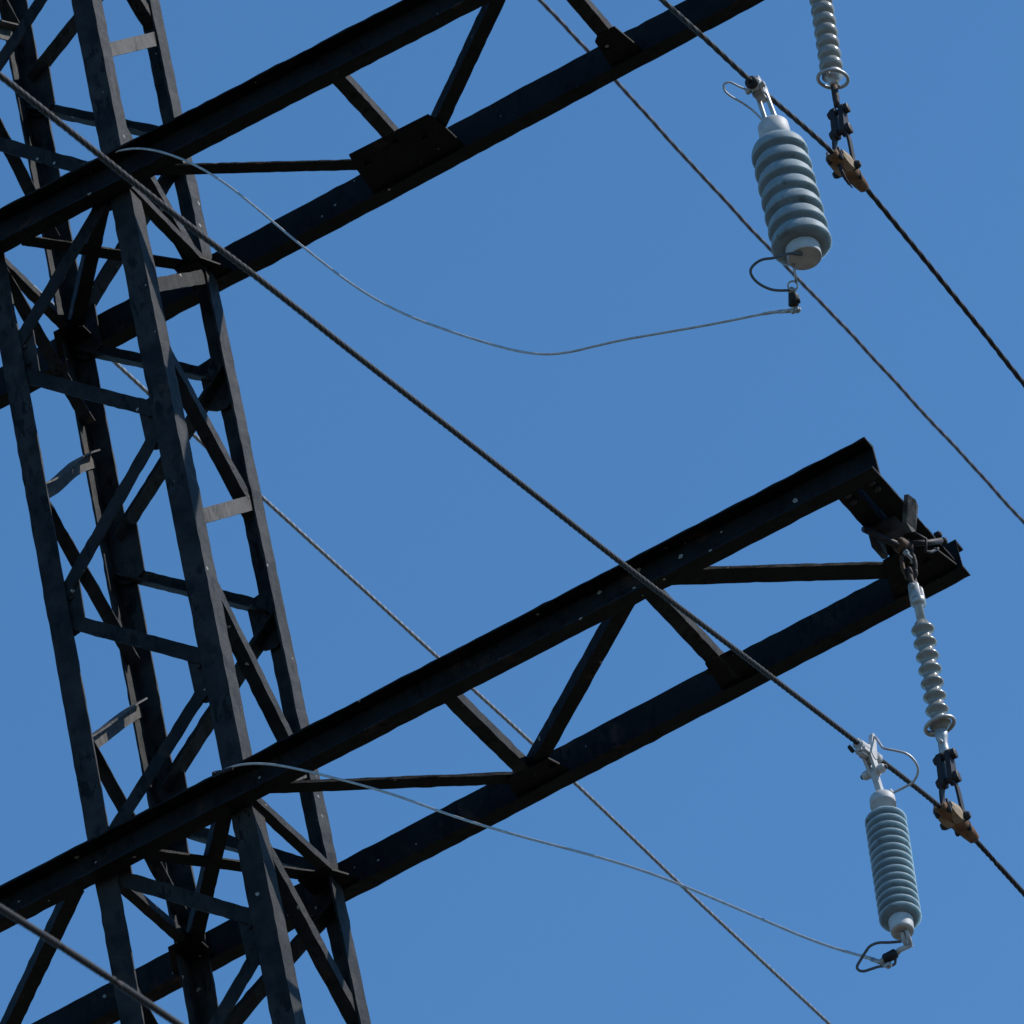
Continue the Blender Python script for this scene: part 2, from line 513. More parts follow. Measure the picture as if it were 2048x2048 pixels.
for face in ("front", "back", "left", "right"):           # the mast below the picture, down to the ground
    z, s = -2.2, 1
    while z > -ZO + 1.2:
        h0, h1 = legs_half(z), legs_half(z - 1.1)
        o0, o1 = h0 - 0.01, h1 - 0.01
        e0, e1 = s * (h0 - 0.04), -s * (h1 - 0.04)
        f = {"front": (mast(e0, -o0, z), mast(e1, -o1, z - 1.1)), "back": (mast(e0, o0, z), mast(e1, o1, z - 1.1)),
             "left": (mast(-o0, e0, z), mast(-o1, e1, z - 1.1)), "right": (mast(o0, e0, z), mast(o1, e1, z - 1.1))}[face]
        n = {"front": -V, "back": V, "left": -U, "right": U}[face]
        ax = (f[1] - f[0]).normalized()
        bm = bag()
        angle_bar(bm, f[0], f[1], n.cross(ax).normalized(), -n, BW, BW, BT, 0, 0.5)
        obj("lacing_bar", bm, M_BAR, pylon)
        z -= 1.1
        s = -s

def gusset(leg, face, z, hgt, wid, parent):
    """plate welded to a leg where two lacing bars meet"""
    su, sv = leg
    bm = bag()
    h2 = hgt / 2
    c = 0.03
    prof = [(0.010, h2 - c), (0.012, -h2 + c), (0.05, -h2), (LB + wid - c, -h2 + 0.01), (LB + wid, -h2 + c), (LB + wid + 0.004, h2 - 0.5 * c), (LB + wid - c, h2 - 0.01), (0.05, h2)]
    poly = []
    for a, b in prof:
        if face in ("front", "back"):
            poly.append(mast(su * (H - a), sv * (H - LT - BT - 0.006), z + b))
        else:
            poly.append(mast(su * (H - LT - BT - 0.006), sv * (H - a), z + b))
    n = V if face in ("front", "back") else U
    slab(bm, poly, n, 0.007)
    for a, b in ((0.03, 0.6), (0.03, -0.6), (LB + wid - 0.035, 0.3), (LB + wid - 0.03, -0.35)):
        if face in ("front", "back"):
            bolt(bm, mast(su * (H - a), sv * (H - LT - BT - 0.003), z + b * h2), V * sv, 0.009, 0.008)
        else:
            bolt(bm, mast(su * (H - LT - BT - 0.003), sv * (H - a), z + b * h2), U * su, 0.009, 0.008)
    obj("gusset_plate", bm, M_LEG, parent)

for z in (3.36, 2.24, 1.12, 0.07, -1.04):
    gusset((-1, -1), "front", z, 0.24, 0.045, legs[(-1, -1)])
for z in (3.88, 2.79, 1.70, 0.61, -0.455):
    gusset((1, -1), "front", z, 0.24, 0.050, legs[(1, -1)])
for z in (3.92, 2.74, 1.71, 0.62, -0.41):
    gusset((-1, 1), "back", z, 0.25, 0.042, legs[(-1, 1)])
for z in (3.35, 2.24, 1.17, 0.05, -0.97):
    gusset((1, 1), "back", z, 0.25, 0.042, legs[(1, 1)])

# crossarms: two steel channels each, their webs against the mast, tied by lacing in the horizontal plane
ARMS = (dict(z=0.0, g=0.04873, s=0.00669, a=(0.126, 0.112), end=(2.605, 2.613), lo=-2.55),
        dict(z=2.69726, g=0.02523, s=0.01388, a=(0.141, 0.122), end=(2.83, 2.88), lo=-2.8))
V1, V2, FL = -0.30875, 0.30722, 0.0616

def arm_pt(A, u, v, dz=0.0):
    return Vector((u - 0.0124 * A["z"], v + 0.00255 * A["z"], A["z"] + A["g"] * u + dz + ZO))

def channel(A, near):
    k = 0 if near else 1
    a = A["a"][k]
    d = -1 if near else 1
    wt, ft = 0.007, 0.009
    v0 = V1 if near else V2
    prof = [(0, 0), (d * FL, 0), (d * FL, ft * 0.8), (d * wt, ft), (d * wt, a - ft), (d * FL, a - ft * 0.8), (d * FL, a), (0, a)]
    us = []
    u = A["lo"]
    while u < A["end"][k]:
        us.append(u)
        u += 0.035
    us.append(A["end"][k])
    path = [arm_pt(A, u, v0 + (A["s"] * u if near else -A["s"] * u)) for u in us]
    sec = [Vector((0, p, q)) for p, q in prof]
    bm = bag()
    sweep(bm, path, lambda i: sec, 0.0026, A["z"] * 11 + k * 5)
    return obj("crossarm_chord", bm, M_CHORD, pylon)

def tie(A, p, q, w=0.055, dz=0.012, mat=None, lowlip=True, name="crossarm_lacing"):
    """lacing angle lying flat on the chords' bottom flanges; p, q = (along, across)"""
    P, Q = arm_pt(A, p[0], p[1], dz), arm_pt(A, q[0], q[1], dz)
    ax = (Q - P).normalized()
    a = Z.cross(ax).normalized()
    bm = bag()
    e = -1 if lowlip else 1
    angle_bar(bm, P - e * a * w / 2, Q - e * a * w / 2, e * a, Z, w, w * 0.9, BT, 0.0020)
    return obj(name, bm, mat or M_CHORD, pylon)

chords = []
for A in ARMS:
    chords.append((channel(A, True), channel(A, False)))
L, T = ARMS
N1, N2 = V1 + 0.010, V2 - 0.012
for A, posts, diags in (
        (L, (1.035, 1.775, 0.295, -0.245, -1.05, -1.79),
         (((0.375, N1), (1.07, N2)), ((1.70, N1), (0.99, N2)), ((1.87, N1), (2.56, N2)), ((-0.10, N1), (0.29, 0.26)), ((0.20, N1), (-0.285, N2)),
          ((-0.365, N1), (-1.05, N2)), ((-1.68, N1), (-1.08, N2)), ((-1.85, N1), (-2.5, N2)))),
        (T, (1.13, 1.96, 0.285, -0.255, -1.1, -1.93),
         (((0.41, N1), (1.16, N2)), ((1.80, N1), (1.13, N2)), ((2.05, N1), (2.75, N2)), ((-0.13, N1), (0.29, 0.26)), ((0.20, N1), (-0.30, N2)),
          ((-0.40, N1), (-1.1, N2)), ((-1.80, N1), (-1.13, N2)), ((-2.0, N1), (-2.7, N2))))):
    for u in posts:
        tie(A, (u, N1), (u, N2), 0.050 if abs(u) > 0.5 else 0.036, 0.012, M_BAR, lowlip=False)
    for p, q in diags:
        tie(A, p, q, 0.075 if p[0] > 1.85 else 0.050, 0.020)

def arm_gusset(A, poly, parent, bolts=()):
    bm = bag()
    slab(bm, [arm_pt(A, u, v, 0.0145) for u, v in poly], Z, 0.007)
    for u, v in bolts:
        bolt(bm, arm_pt(A, u, v, 0.011), -Z, 0.011, 0.010)
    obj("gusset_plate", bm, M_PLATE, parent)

e = 0.009
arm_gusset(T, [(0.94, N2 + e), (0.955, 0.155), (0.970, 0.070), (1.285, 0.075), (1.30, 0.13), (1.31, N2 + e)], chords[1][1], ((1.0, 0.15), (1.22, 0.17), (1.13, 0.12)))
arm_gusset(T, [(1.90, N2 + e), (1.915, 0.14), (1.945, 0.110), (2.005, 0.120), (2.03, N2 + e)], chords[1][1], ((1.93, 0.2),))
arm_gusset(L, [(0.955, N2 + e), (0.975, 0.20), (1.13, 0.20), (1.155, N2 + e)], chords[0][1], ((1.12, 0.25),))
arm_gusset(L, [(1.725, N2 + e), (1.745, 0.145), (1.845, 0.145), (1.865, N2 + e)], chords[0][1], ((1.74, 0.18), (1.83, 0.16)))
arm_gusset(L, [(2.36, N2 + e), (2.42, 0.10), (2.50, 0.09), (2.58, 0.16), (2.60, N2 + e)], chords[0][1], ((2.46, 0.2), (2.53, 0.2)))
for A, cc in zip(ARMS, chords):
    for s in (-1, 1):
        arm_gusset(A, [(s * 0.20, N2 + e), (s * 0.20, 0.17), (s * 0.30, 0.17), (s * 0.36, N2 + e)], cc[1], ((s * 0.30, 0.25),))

# end beams that carry the insulators: two angles back to back
for A, u0 in ((L, 2.51), (T, 2.76)):
    bm = bag()
    P, Q = arm_pt(A, u0 - 0.008, -0.30, 0.030), arm_pt(A, u0 - 0.008, 0.292, 0.030)
    angle_bar(bm, P, Q, -U, Z, 0.062, 0.075, 0.007, 0.0018)
    P, Q = arm_pt(A, u0 + 0.010, -0.30, 0.034), arm_pt(A, u0 + 0.010, 0.296, 0.034)
    angle_bar(bm, P, Q, U, Z, 0.075, 0.080, 0.007, 0.0018)
    beam = obj("end_beam", bm, M_CHORD, pylon)
    for v in (-0.26, -0.22, 0.20, 0.25):
        for du in (-0.035, 0.05):
            bm = bag()
            bolt(bm, arm_pt(A, u0 + du, v, 0.029), -Z, 0.012, 0.012)
            obj("beam_bolt", bm, M_IRON, beam)
    for v in (0.16, 0.20):
        bm = bag()
        lathe(bm, arm_pt(A, u0 + 0.080, v, 0.055), U, [(0, 0.012), (0.018, 0.012), (0.022, 0.008)], 8)
        obj("beam_bolt", bm, M_IRON, beam)

# ------------------------------------------------------------------ suspension insulators
def shed_profile(n, d0, pitch, r_in, r_out, kind):
    pr = []
    for i in range(n):
        d = d0 + i * pitch
        if kind == "thin":       # flat weather sheds with a drip edge
            pr += [(d, r_in), (d + pitch * 0.16, r_in + (r_out - r_in) * 0.35), (d + pitch * 0.42, r_out * 0.93), (d + pitch * 0.56, r_out),
                   (d + pitch * 0.68, r_out), (d + pitch * 0.76, r_out * 0.95), (d + pitch * 0.80, r_in + (r_out - r_in) * 0.45), (d + pitch * 0.90, r_in)]
        elif kind == "bellow":   # thick rounded sheds
            for t, f in ((0.0, 0.0), (0.08, 0.30), (0.18, 0.62), (0.32, 0.88), (0.47, 1.0), (0.62, 0.97), (0.76, 0.80), (0.88, 0.45), (0.96, 0.12)):
                pr.append((d + pitch * t, r_in + (r_out - r_in) * f))
        elif kind == "point":    # alternating-free pointed sheds
            for t, f in ((0.0, 0.0), (0.16, 0.22), (0.30, 0.60), (0.42, 0.93), (0.47, 1.0), (0.53, 1.0), (0.58, 0.92), (0.70, 0.52), (0.84, 0.16)):
                pr.append((d + pitch * t, r_in + (r_out - r_in) * f))
        else:                    # big soft sheds with a broad rim
            for t, f in ((0.0, 0.0), (0.12, 0.38), (0.28, 0.70), (0.46, 0.88), (0.62, 0.975), (0.74, 1.0), (0.785, 1.0), (0.80, 0.985), (0.82, 0.90), (0.88, 0.50), (0.95, 0.12)):
                pr.append((d + pitch * t, r_in + (r_out - r_in) * f))
    return pr

def ring_pts(c, n, r, k=48, squash=1.0):
    x, y, z = frame_of(n)
    return [c + (x * math.cos(2 * math.pi * i / k) + y * math.sin(2 * math.pi * i / k) * squash) * r for i in range(k)]

def side_plate(bm, a, b, w0, w1, n, t=0.008):
    """dog-bone link from a to b with round ends"""
    ax = (b - a).normalized()
    s = n.cross(ax).normalized()
    poly = []
    for i in range(9):
        t_ = math.pi * i / 8
        poly.append(a + (-ax * math.sin(t_) + s * math.cos(t_)) * w0)
    for i in range(9):
        t_ = math.pi * i / 8
        poly.append(b + (ax * math.sin(t_) - s * math.cos(t_)) * w1)
    slab(bm, poly, n, t)

# lower one
P0, P1 = lift((2.531, 0, -0.107)), lift((2.4870, 0, -0.716))
ax = (P1 - P0).normalized()
Lr = (P1 - P0).length
ins = thing("suspension_insulator", P0, "pale grey shedded rod insulator hanging by a chain from the tip of the lower crossarm", "insulator", "suspension insulators at the crossarm tips")
bm = bag()
lathe(bm, P0, ax, [(0.030, 0.018), (0.036, 0.0235), (0.052, 0.0245), (0.060, 0.019), (0.066, 0.0145), (0.122, 0.0138), (0.124, 0.010)], 32)
for s in (-1, 1):
    side_plate(bm, P0 + U * s * 0.0 + V * s * 0.016 - ax * 0.006, P0 + V * s * 0.016 + ax * 0.045, 0.017, 0.019, V, 0.010)
lathe(bm, P0 - V * 0.028 - ax * 0.004, V, [(0, 0.008), (0.056, 0.008)], 12)
obj("socket_cap", bm, M_GALV, ins, True)
bm = bag()
prof = [(0.120, 0.013), (0.128, 0.016)] + shed_profile(8, 0.130, 0.0515, 0.0225, 0.0370, "point") + [(0.541, 0.019), (0.545, 0.012)]
lathe(bm, P0, ax, prof, 44)
obj("shed_rod", bm, M_POLYB, ins, True)
bm = bag()
cr = P0 + ax * 0.522
rn = (ax + Vector((0.18, 0.10, 0))).normalized()
tube(bm, ring_pts(cr, rn, 0.047), 0.0065, 12, True)
x, y, z = frame_of(rn)
tube(bm, [cr + rn * 0.030 - U * 0.010, cr + U * -0.030 + rn * 0.012, cr - U * 0.047], 0.006, 8)
tube(bm, [cr + rn * 0.030 + U * 0.010, cr + V * 0.030 + rn * 0.014, cr + V * 0.046], 0.006, 8)
obj("arcing_ring", bm, M_GALV, ins, True)
bm = bag()
lathe(bm, P0, ax, [(0.540, 0.015), (0.548, 0.021), (0.572, 0.019), (0.584, 0.0155), (0.612, 0.0165), (0.628, 0.018), (0.636, 0.014)], 28)
lathe(bm, P0 + ax * 0.592 - V * 0.026, V, [(0, 0.007), (0.052, 0.007)], 10)
obj("ball_fitting", bm, M_GALV, ins, True)

# upper one (its top fitting is above the picture)
Q0, Q1 = lift((2.7757, 0, 2.705)), lift((2.6965, 0, 1.870))
ax2 = (Q1 - Q0).normalized()
L2 = (Q1 - Q0).length
ins2 = thing("suspension_insulator", Q0, "grey shedded rod insulator with a bright arcing ring, hanging from the upper crossarm", "insulator", "suspension insulators at the crossarm tips")
def zd(z):
    return (2.705 - z) / (2.705 - 1.870) * L2
bm = bag()
lathe(bm, Q0, ax2, [(0.0, 0.012), (0.02, 0.022), (0.09, 0.022), (0.10, 0.014), (0.16, 0.014)], 28)
obj("socket_cap", bm, M_GALV, ins2, True)
bm = bag()
ns = 11
d_last = zd(2.018)
pitch = 0.0478
d_first = d_last - ns * pitch
prof = [(d_first - 0.006, 0.014)] + shed_profile(ns, d_first, pitch, 0.0275, 0.0398, "bellow") + [(d_last + 0.004, 0.026), (d_last + 0.006, 0.016)]
lathe(bm, Q0, ax2, prof, 44)
obj("shed_rod", bm, M_POLYB, ins2, True)
bm = bag()
cr = Q0 + ax2 * zd(1.985)
rn = (ax2 + Vector((-0.20, -0.05, 0))).normalized()
tube(bm, ring_pts(cr, rn, 0.050), 0.0062, 12, True)
lathe(bm, Q0, ax2, [(zd(2.022), 0.018), (zd(2.01), 0.034), (zd(1.995), 0.036), (zd(1.982), 0.022), (zd(1.965), 0.0165), (zd(1.955), 0.012)], 28)
for s in (-1, 1):
    tube(bm, [cr - ax2 * 0.006, cr + V * s * 0.030, cr + V * s * 0.048], 0.006, 8)
obj("arcing_ring", bm, M_GALV, ins2, True)
bm = bag()
lathe(bm, Q0, ax2, [(zd(1.962), 0.0115), (zd(1.90), 0.0118), (zd(1.885), 0.0105), (zd(1.868), 0.0105)], 20)
obj("ball_fitting", bm, M_RUSTY, ins2, True)

# hanger from which the lower insulator is hung
hg = thing("insulator_hanger", lift((2.53, 0, 0.10)), "dark strap and shackle chain gripping the end beam of the lower crossarm", "shackle")
bm = bag()
c0 = lift((2.535, -0.01, 0.06))
block(bm, lift((2.497, -0.018, 0.145)), U, V, Z, 0.10, 0.095, 0.02, 0.003)
block(bm, lift((2.455, -0.018, 0.115)), U, V, Z, 0.022, 0.085, 0.08, 0.004)
tube(bm, [lift(p) for p in ((2.44, -0.07, 0.145), (2.455, -0.10, 0.115), (2.50, -0.06, 0.075), (2.535, -0.01, 0.055))], 0.011, 8)
tube(bm, [lift(p) for p in ((2.545, 0.0, 0.075), (2.59, 0.05, 0.085), (2.62, 0.11, 0.115))], 0.010, 8)
tube(bm, [lift(p) for p in ((2.565, 0.0, 0.115), (2.60, 0.02, 0.075), (2.585, 0.03, 0.04), (2.59, 0.07, 0.06), (2.60, 0.12, 0.10))], 0.005, 8)
obj("clamp_bar", bm, M_IRON, hg, True)
bm = bag()
slab(bm, [lift(p) + Vector((0.030, -0.080, -0.068)) for p in ((2.587, -0.040, 0.228), (2.599, -0.016, 0.214), (2.595, 0.004, 0.202), (2.566, 0.008, 0.120), (2.558, -0.010, 0.108), (2.554, -0.028, 0.138))], Vector((0.96, 0.12, -0.25)), 0.014)
obj("strap", bm, M_GREY, hg)
bm = bag()
lathe(bm, lift((2.517, -0.03, 0.070)), V + U * 0.4, [(0, 0.020), (0.01, 0.026), (0.05, 0.026), (0.062, 0.016)], 8)
a, b = lift((2.532, 0, 0.060)), lift((2.529, 0, -0.045))
for s in (-1, 1):
    pts = [a + U * s * 0.012, a.lerp(b, 0.3) + U * s * 0.019, a.lerp(b, 0.7) + U * s * 0.021, b + U * s * 0.012]
    tube(bm, curve_pts(pts, 0.006), 0.0075, 8)
tube(bm, ring_pts(b + Vector((0, 0, 0.004)), V, 0.017, 20), 0.0075, 8, True)
tube(bm, ring_pts(lift((2.529, 0, -0.040)), Vector((1, 0.3, 0.1)), 0.017, 20), 0.0075, 8, True)
for s in (-1, 1):
    tube(bm, [lift((2.530, s * 0.014, -0.045)), lift((2.531, s * 0.016, -0.09)), lift((2.531, s * 0.010, -0.118))], 0.0075, 8)
tube(bm, ring_pts(lift((2.531, 0, -0.108)), U, 0.013, 20), 0.0065, 8, True)
obj("chain_link", bm, M_RUSTY, hg, True)
bm = bag()
bolt(bm, lift((2.545, -0.038, 0.010)), -V, 0.010, 0.012, 0.06)
obj("pin", bm, M_GALV, hg)

# ------------------------------------------------------------------ suspension clamps under the insulators
def susp_clamp(base, tip, wire_c, wdir_l, wdir_r, label, hook):
    """two bolted link plates, a pair of straps and a boat-shaped shoe that grips the cable (wire_c)"""
    o = thing("suspension_clamp", base, label, "clamp", "suspension clamps on the power cables")
    dn = (wire_c - tip).normalized()
    a = tip + dn * 0.010
    b = tip + dn * 0.095
    for s in (-1, 1):
        bm = bag()
        side_plate(bm, a + U * s * 0.0155, b + U * s * 0.0155, 0.020, 0.022, U, 0.017)
        obj("link_plate", bm, M_IRON, o)
    for c, r in ((a, 0.012), (b, 0.014)):
        bm = bag()
        lathe(bm, c - U * 0.038, U, [(0, r * 0.9), (0.012, r * 1.4), (0.014, r * 0.8), (0.060, r * 0.8), (0.062, r * 1.45), (0.076, r * 1.45), (0.078, r * 0.9)], 10)
        obj("bolt", bm, M_IRON, o)
    bm = bag()
    tr = wire_c + V * 0.015
    for s in (-1, 1):
        p = [b + U * s * 0.013, b + dn * 0.035 + U * s * 0.026, tr + U * s * 0.030 + Z * 0.020, tr + U * s * 0.031 - Z * 0.012]
        pts = curve_pts(p, 0.006)
        sec = [Vector((0.004, 0, 0)) + V * 0.013, Vector((0.004, 0, 0)) - V * 0.013, Vector((-0.004, 0, 0)) - V * 0.013, Vector((-0.004, 0, 0)) + V * 0.013]
        sweep(bm, pts, lambda i: sec)
    lathe(bm, tr - U * 0.050 - Z * 0.010, U, [(0, 0.010), (0.010, 0.015), (0.090, 0.015), (0.100, 0.010)], 12)
    obj("strap", bm, M_IRON, o)
    # boat: a trough along the cable, deep in the middle and drooping with it at both ends
    bm = bag()
    path, secs = [], []
    n = 26
    for i in range(n + 1):
        t = -1 + 2 * i / n
        c = wire_c + (wdir_r * (t * 0.15) if t > 0 else wdir_l * (-t * 0.115))
        path.append(c)
        h = 0.024 * (1 - abs(t) ** 1.6 * 0.45) + 0.006
        w = 0.026 * (1 - abs(t) ** 2 * 0.35)
        if t > 0.35:
            h *= 1 - 0.25 * (t - 0.35)
        secs.append([U * w + Z * 0.008, U * w * 1.1 - Z * h * 0.25, U * w * 0.75 - Z * h * 0.85, -Z * h * 1.05, -U * w * 0.75 - Z * h * 0.85, -U * w * 1.1 - Z * h * 0.25, -U * w + Z * 0.008, -U * 0.010 - Z * 0.002, U * 0.010 - Z * 0.002])
    sweep(bm, path, lambda i: secs[i], 0.0012, 3)
    obj("clamp_shoe", bm, M_RUST, o, True)
    bm = bag()
    mid = wire_c + Z * 0.005 - V * 0.006
    lat = []
    for i in range(13):
        t = -1 + i / 6
        d = wdir_r if t > 0 else -wdir_l
        lat.append((mid + d * (t * (0.032 if t > 0 else 0.078)), (1 - 0.5 * t * t)))
    secs2 = [[U * 0.030 - Z * 0.037 * k, U * 0.034 - Z * 0.008, U * 0.030 + Z * 0.014 * k, U * 0.012 + Z * 0.022 * k, -U * 0.012 + Z * 0.022 * k, -U * 0.030 + Z * 0.014 * k, -U * 0.034 - Z * 0.008, -U * 0.030 - Z * 0.037 * k] for _, k in lat]
    sweep(bm, [p for p, _ in lat], lambda i: secs2[i])
    obj("keeper", bm, M_TAN, o)
    for s, tt in ((-1, -0.088), (1, -0.088), (-1, 0.068), (1, 0.068)):
        d = (wdir_r if tt > 0 else -wdir_l) * tt
        bm = bag()
        bolt(bm, wire_c + d + U * s * 0.021 + Z * 0.004, -Z, 0.008, 0.030, 0.02)
        obj("clamp_bolt", bm, M_IRON, o)
    if hook:
        bm = bag()
        tube(bm, curve_pts([wire_c - V * 0.05 - Z * 0.02, wire_c - V * 0.055 - Z * 0.055, wire_c - V * 0.03 - Z * 0.085, wire_c + V * 0.02 - Z * 0.088], 0.008), lambda t: 0.009 * (1 - t * 0.75), 8)
        obj("hook", bm, M_IRON, o, True)
    return o

c1 = lift((2.460, 0.0, -0.962))
susp_clamp(c1, lift((2.484, 0, -0.738)), c1, Vector((0, -1, -0.22)).normalized(), Vector((0, 1, 0.0)).normalized(),
           "rusty boat-shaped clamp holding the lower cable below the insulator on the lower arm", False)
c2 = lift((2.668, 0.0, 1.622))
susp_clamp(c2, lift((2.6965, 0, 1.852)), c2, Vector((0, -1, -0.24)).normalized(), Vector((0, 1, 0.03)).normalized(),
           "rusty boat-shaped clamp with a bent hook, holding the upper cable beneath the upper insulator", True)

# ------------------------------------------------------------------ cables
def ext(ctrl, n0, n1, sag=0.0):
    P = [Vector(c) for c in ctrl]
    d0 = (P[0] - P[min(4, len(P) - 1)]).normalized()
    d1 = (P[-1] - P[-min(4, len(P))]).normalized()
    pre = [P[0] + d0 * (n0 * k / 4) for k in (4, 3, 2, 1)]
    post = [P[-1] + d1 * (n1 * k / 4) - Z * sag * (k / 4) ** 2 for k in (1, 2, 3, 4)]
    return [lift(p) for p in pre + P + post]

GRP = "power line cables strung past the pylon"
def cable(name, ctrl, r, mat, label, n0, n1, pitch=0.17, depth=0.17, lobes=5, iters=1, wob=0.0, d=0.014, sag=0.0):
    bm = bag()
    pts = curve_pts(ext(ctrl, n0, n1, sag), d, iters)
    strand(bm, pts, r, lobes, pitch, depth, 20, wob)
    o = obj(name, bm, mat, None, True, base=lift(ctrl[len(ctrl) // 2]))
    return tag(o, label, "cable", GRP)

cable("power_cable", W1, 0.0087, M_WIRE, "thick dark cable crossing in front of the mast to the clamp under the lower crossarm", 6, 10, 0.15, 0.15, 5, sag=0.3)
cable("power_cable", W2, 0.0093, M_WIRE, "dark twisted cable held by the upper clamp, falling away at top right", 6, 10, 0.20, 0.17, 3, wob=0.002, sag=0.3)
cable("power_cable", W5, 0.0086, M_WIRE, "smooth grey cable nearest the viewer, crossing only the bottom left corner", 5, 9, 0.12, 0.08, 6)
cable("power_cable", W3, 0.0098, M_WIRE_MID, "thin cable behind the upper crossarm, running down past the larger arrester", 8, 12, 0.30, 0.15, 3, wob=0.004, d=0.02)
cable("power_cable", W4, 0.0088, M_WIRE_FAR, "thin pale cable far behind the mast, crossing behind both chords of the lower crossarm", 8, 12, 0.20, 0.12, 4, d=0.02)

# ------------------------------------------------------------------ surge arresters hanging from the cables
# the larger one, on the upper cable
A0, A1 = lift((2.670, -0.665, 1.323)), lift((2.670, -0.699, 0.651))
ad = (A1 - A0).normalized()
arr = thing("surge_arrester", A0, "larger grey-green surge arrester with seven fat sheds, hung from the upper cable", "surge arrester", "surge arresters hung from the cables")
def az(z):
    return (1.362 - z) / (1.362 - 0.690) * (A1 - A0).length
bm = bag()
lathe(bm, A0, ad, [(0.0, 0.036), (0.004, 0.044), (0.012, 0.0495), (0.099, 0.0520), (0.102, 0.045)], 44)
obj("top_cap", bm, M_CAP, arr, True)
bm = bag()
d0s, ps = 0.096, 0.0655
prof = [(0.092, 0.048)] + shed_profile(7, d0s, ps, 0.069, 0.0910, "soft")
k = len(prof)
prof = [(d, r * (1 + 0.06 * max(0, d - d0s) / (7 * ps))) for d, r in prof]
d7 = d0s + 7 * ps
prof += [(d7 - 0.001, 0.056)]
lathe(bm, A0, ad, prof, 56)
obj("shed_housing", bm, M_POLYA, arr, True)
bm = bag()
lathe(bm, A0, ad, [(d7 - 0.012, 0.050), (d7 - 0.006, 0.0545), (d7 + 0.038, 0.0545), (d7 + 0.044, 0.0525), (d7 + 0.044, 0.0515), (d7 + 0.0425, 0.050), (d7 + 0.0425, 0.001)], 48)
obj("bottom_cap", bm, M_CAP, arr, True)
bot = A0 + ad * (d7 + 0.043)
# clamp on the cable
wc = lift((2.670, -0.700, 1.448))
wd = Vector((0, 1, 0.30)).normalized()
bm = bag()
lathe(bm, wc - wd * 0.075, wd, [(0, 0.012), (0.010, 0.024), (0.034, 0.025), (0.048, 0.014)], 14)
side_plate(bm, wc - V * 0.02 + Z * 0.018, wc - V * 0.01 - Z * 0.03, 0.016, 0.020, U, 0.030)
side_plate(bm, wc + V * 0.028 + Z * 0.022, wc + V * 0.030 - Z * 0.014, 0.013, 0.015, U, 0.026)
for s in (-1, 1):
    tube(bm, [wc - Z * 0.012 + U * s * 0.014, A0 - Z * 0.018 + U * s * 0.017 , A0 + ad * 0.004 + U * s * 0.020], 0.008, 8)
    bolt(bm, wc - V * 0.045 - Z * 0.026 + U * s * 0.018, U * s, 0.011, 0.016)
block(bm, wc - Z * 0.028 - V * 0.012, U, wd, Z, 0.040, 0.045, 0.026, 0.004)
cl = obj("cable_clamp", bm, M_GALV, arr, False)
bm = bag()
lathe(bm, wc - wd * 0.082, wd, [(0, 0.010), (0.004, 0.021), (0.022, 0.022), (0.026, 0.012)], 14)
obj("end_nut", bm, M_IRON, cl, True)
bm = bag()
UL = [(2.660, -0.712, 1.425), (2.623, -0.755, 1.447), (2.603, -0.776, 1.463), (2.584, -0.782, 1.461), (2.577, -0.771, 1.446), (2.588, -0.751, 1.427), (2.611, -0.723, 1.404), (2.631, -0.698, 1.376), (2.650, -0.676, 1.330)]
tube(bm, curve_pts([lift(p) for p in UL], 0.006), 0.0036, 8)
obj("jumper_loop", bm, M_LEAD, arr, True)
bm = bag()
UL2 = [(2.672, -0.706, 0.738), (2.647, -0.714, 0.738), (2.622, -0.722, 0.741), (2.587, -0.739, 0.746), (2.551, -0.754, 0.748), (2.521, -0.758, 0.739), (2.505, -0.753, 0.726), (2.504, -0.738, 0.708), (2.515, -0.718, 0.689), (2.536, -0.696, 0.673), (2.558, -0.682, 0.665), (2.585, -0.668, 0.660)]
tube(bm, curve_pts([bot + Vector((0.004, -0.030, -0.005)), bot + Vector((-0.026, -0.055, -0.003))] + [lift(p) for p in UL2[3:]], 0.006), lambda t: 0.0045 if t > 0.08 else 0.0065, 8)
obj("lower_loop", bm, M_LOOP, arr, True)
bm = bag()
ec = lift((2.601, -0.669, 0.669))
tube(bm, ring_pts(ec, Vector((0.4, -0.75, -0.4)), 0.0150, 24), 0.0032, 8, True)
tube(bm, [bot - U * 0.040 + V * 0.0, lift((2.622, -0.684, 0.690)), ec + Vector((0.012, 0.006, 0.008))], 0.0045, 8)
slab(bm, [lift(p) for p in ((2.582, -0.672, 0.662), (2.594, -0.664, 0.674), (2.606, -0.654, 0.662), (2.596, -0.655, 0.648), (2.578, -0.664, 0.648))], Vector((0.3, -0.7, -0.6)), 0.005)
obj("eye_lug", bm, M_GALV, arr, True)
bm = bag()
p0, p1 = lift((2.592, -0.655, 0.653)), lift((2.576, -0.637, 0.617))
lathe(bm, p0, p1 - p0, [(0, 0.012), (0.003, 0.0155), ((p1 - p0).length - 0.004, 0.0165), ((p1 - p0).length, 0.012)], 20)
block(bm, p0.lerp(p1, 0.5) + U * 0.014 + V * 0.004, U, V, Z, 0.010, 0.012, 0.034, 0.002)
obj("disconnector", bm, M_BLACK, arr, True)
bm = bag()
bolt(bm, p1, p1 - p0, 0.008, 0.012)
bolt(bm, lift((2.564, -0.631, 0.606)), U - V * 0.4, 0.009, 0.012)
obj("terminal_bolt", bm, M_GALV, arr)

